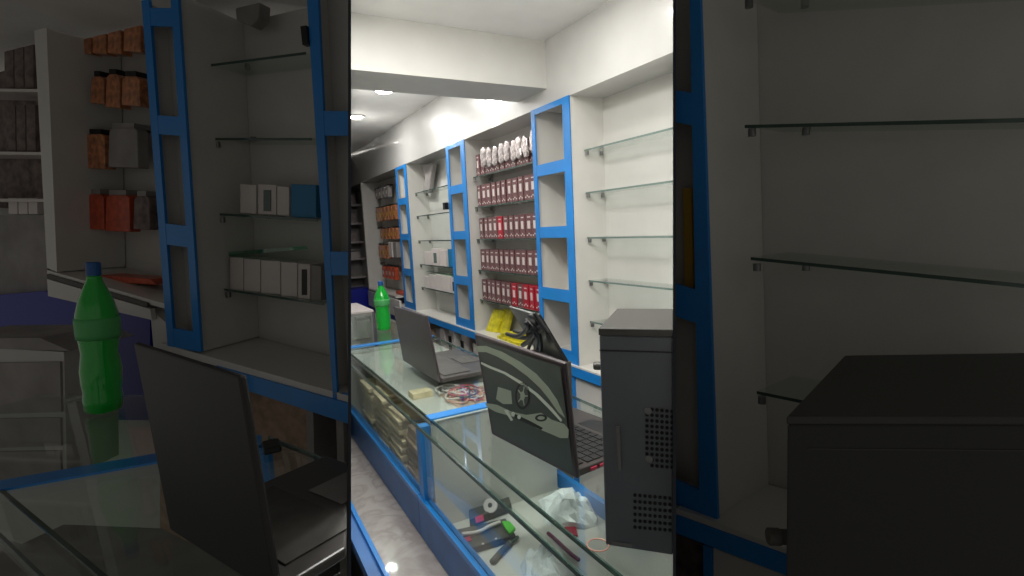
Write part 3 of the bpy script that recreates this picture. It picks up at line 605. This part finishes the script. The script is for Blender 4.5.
MB().poly_prism([V((p.x,p.y,-.75)) for p in ins],(0,0,.02)).build('display_floor','grey',t); MB().poly_prism([V((p.x,p.y,-1.72)) for p in ins],(0,0,.96)).build('base_body','marble',t)
for i in (0,1,3,4,5): MB().lathe(V((ins[i].x,ins[i].y,-.73)),[(.012,0),(.012,.343)],12).build('post','blue',t)
t = thing('laptop','dim plain open laptop with darkened colour in the left foreground','laptop',G(200,555))
A,B_=G(170,533),G(277,603); hx=(B_-A); L=hx.length; hx.normalize(); hy=V((-hx.y,hx.x,0)); hy = hy if hy.dot(ray(250,400))>0 else -hy
def onv(x,y,p,n): d=ray(x,y); return d*(p.dot(n)/d.dot(n))
TLp=onv(133,343,A,hy); TRp=onv(239,377,A,hy)
MB().poly_prism([A+V((0,0,.004)),B_+V((0,0,.004)),TRp,TLp],hy*.009).build('lid','lid_dim',t,bevel=.003)
MB().poly_prism([A+hx*.015+V((0,0,.025))+hy*.0092,B_-hx*.015+V((0,0,.025))+hy*.0092,TRp-hx*.015-V((0,0,.012))+hy*.0092,TLp+hx*.015-V((0,0,.012))+hy*.0092],hy*.001).build('screen','black',t)
bd=.23
MB().obox(A+hy*.012,hx*(L-.0),hy*bd,(0,0,.014)).build('base','deckd',t,bevel=.003)
MB().obox(A+hy*.03+hx*.03+V((0,0,.0145)),hx*(L-.06),hy*.1,(0,0,.002)).build('keyboard','dgrey',t); MB().obox(A+hy*.15+hx*L*.35+V((0,0,.0145)),hx*L*.3,hy*.07,(0,0,.001)).build('touchpad','grey',t)
tag(MB().obox(G(262,447,ZC+.001),(.05,.0,0),(0,.03,0),(0,0,.012)).build('black_device','black',bevel=.004),'small black box at the rear corner of the dim counter','device')
bs=on(104,411,2,-.378); hh=(on(94,263,0,bs.x)-bs); ax=V((hh.x,hh.y,hh.z))
axn=(on(93,262,1,bs.y)-bs)
d1=ray(93,262); n1=V((F.x,F.y,0)).normalized(); tp=d1*(bs.dot(n1)/d1.dot(n1)); axn=tp-bs
tt=bottle('green_bottle',bs,axn.normalized(),axn.length,'large green soda bottle with blue cap in the dim left foreground',R_=.82)
t = thing('glass_counter','dim glass topped counter under the large green bottle','counter',bs+V((0,0,-1.34)))
MB().poly_prism([G(-80,430,-.379),G(40,395,-.379),G(150,395,-.379),G(262,436,-.379),G(-40,493,-.379)],(0,0,-.006)).build('glass_top','gtop',t)
MB().poly_prism([V((G(-60,428).x,G(-60,428).y,-1.72)),V((G(45,400).x,G(45,400).y,-1.72)),V((G(145,400).x,G(145,400).y,-1.72)),V((G(236,424).x,G(236,424).y,-1.72)),V((G(-40,468).x,G(-40,468).y,-1.72))],(0,0,1.0)).build('base_body','grey',t)
t = thing('drawer_unit','dim off-white drawer unit left of the large green bottle','drawers',G(30,420,-1.7))
a=G(66,400,-.40)*1.22; dd_=(G(0,400,-.4)*1.22-a); n3=V((-dd_.y,dd_.x,0)).normalized(); n3=n3 if n3.dot(ray(30,400))>0 else -n3
def DU(x,y,off=0): d=ray(x,y); p=a+n3*off; return d*(p.dot(n3)/d.dot(n3))
MB().poly_prism([DU(-70,345),DU(64,352),DU(67,480),DU(-70,500)],n3*.2).build('body','whitegl',t)
for y0,y1 in ((362,412),(418,446),(451,480)): MB().poly_prism([DU(-68,y0+2,-.008),DU(60,y0,-.008),DU(61,y1,-.008),DU(-68,y1+4,-.008)],n3*.008).build('drawer_front','grey',t)
MB().poly_prism([DU(-70,339),DU(40,338),DU(70,351),DU(-70,347)],n3*.25).build('top_board','grey',t)
# ---------------- right bay
ZONE = 'R'
WR = Wall(100, 760, 300, 1.45); D2=.32
struct(WR.q([(674.8,-200),(1300,-200),(1300,900),(674.8,900)],D2,.03).build('wall_right_bay','wall'))
tcolumn(WR,[(675,-30),(699,-30),(717.5,523),(675,504)],.42,[(.225,.285),(.587,.648),(.955,1)],D2,'blue framed shelving column at the left end of the dim right bay',left=False)
tag(WR.q([(683,188),(691,188),(693,290),(685,288)],.06,.12).build('amber_file','gold'),'amber strip standing in the dim right column','file')
t = thing('shelf_ledge','blue edged white ledge in the dim right bay','ledge',WR.at(760,560))
WR.q([(676,508),(850,572),(850,577),(676,514)],-.03,D2+.02).build('ledge_top','white',t); WR.q([(676,515),(850,578),(850,600),(676,533)],-.035,.03).build('blue_edge','blue',t)
t = thing('low_cabinet','white low cabinet beneath the dim right ledge','cabinet',WR.at(760,640))
WR.q([(713,548),(850,600),(860,900),(716,900)],.0,.2).build('white_door','white',t); WR.q([(703,545),(712,548),(715,900),(706,900)],-.008,.02).build('blue_stile','blue',t); WR.q([(676,533),(703,545),(706,900),(676,900)],.1,.05).build('dark_side','dkbrown',t)
for j,(x0,y0,x1,y1,br) in enumerate(((740,-5,1100,-35,[(749,-2,.1),(805,-2,.27)]),(745,125,1100,116,[(752,127,.1),(806,126,.27)]),(751,257,1100,291,[(757,262,.1),(806,262,.27)]),(757,391,1000,440,[(762,395,.1)]))):
    tshelf(WR,x0,y0,x1,y1,.09,D2,'long glass shelf in the dim right bay, %s from the top'%ORD[j],br,grp='dim right glass shelves')
# right tower
zt=-.30; A=on(787,416,2,zt); Bq=on(845,355,2,zt); Cq=on(1024,416,2,zt)
fx=(Cq-A).normalized(); fd=V((-fx.y,fx.x,0)); fd = fd if fd.dot(ray(850,300))>0 else -fd
dep=Bq-A
t = thing('computer_tower','large computer tower with darkened colour in the dim right foreground','computer',A+V((0,0,-.42)))
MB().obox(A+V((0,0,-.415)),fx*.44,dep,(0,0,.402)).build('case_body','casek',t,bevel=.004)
MB().obox(A+V((0,0,-.0135))-fx*.002-fd*.002,fx*.444,dep,(0,0,.0135)).build('top_cover','casetop_dim',t,bevel=.003)
MB().obox(A+fx*.03-fd*.001+V((0,0,-.052)),fx*.40,fd*.003,(0,0,.002)).build('seam','casetop_dim',t)
for i in range(8):
    for j in range(6): MB().lathe(A+fx*(.25+i*.012)+V((0,0,-.25-j*.012)),[(.003,0),(.003,.0015)],8,axis=-fd).build('vent_hole','hole',t)
for k3 in (.03,.4):
    for k4 in (.08,.9): MB().lathe(A+fx*k3+dep*k4+V((0,0,-.42)),[(.01,0),(.01,.006)],10).build('foot','black',t)
d=ray(788,537); q=d*(((A+fd*.04)).dot(fd)/d.dot(fd)); lx=(-fx)
t2 = thing('antenna_knob','black knob projecting left of the large dim tower','knob',q)
MB().lathe(q,[(.012,-.012),(.012,.012),(.0135,.013),(.0135,.030),(.011,.032)],18,axis=lx).build('knob','dgrey',t2)
t = thing('side_table','white pedestal under the large dim computer tower','table',A+V((.1,.1,-1.72)))
MB().obox(A+V((0,0,-.45))+dep*.02,fx*.44,dep*.98,(0,0,.03)).build('table_top','white',t); MB().obox(A+V((0,0,-1.72))+dep*.1+fx*.03,fx*.38,dep*.8,(0,0,1.27)).build('pedestal','white',t)
for o in [o for o in bpy.data.objects if o.type == 'EMPTY' and not o.children]: bpy.data.objects.remove(o)
for o in list(bpy.data.objects):
    if '_o' in o: del o['_o']
# ================================================================= WORLD, CAMERA, VIEW
w = bpy.data.worlds.new('World'); C.world = w; w.use_nodes = True
bg = w.node_tree.nodes['Background']; bg.inputs[0].default_value = (.9,.87,.80,1); bg.inputs[1].default_value = .195
cam = bpy.data.cameras.new('camera'); co = bpy.data.objects.new('camera', cam); COL.objects.link(co); C.camera = co
cam.sensor_width = 36; cam.lens = f*36/1024; cam.clip_start = .02; cam.clip_end = 100
m = Matrix((( r.x, u.x, -F.x, 0),( r.y, u.y, -F.y, 0),( r.z, u.z, -F.z, H),(0,0,0,1))); co.matrix_world = m
C.view_settings.view_transform = 'Standard'; C.view_settings.look = 'None'; C.view_settings.gamma = 1
C.view_settings.exposure = 0; C.view_settings.use_curve_mapping = False
try:
    C.cycles.use_denoising = True; C.cycles.max_bounces = 10; C.cycles.transparent_max_bounces = 16; C.cycles.sample_clamp_indirect = 6
except Exception: pass
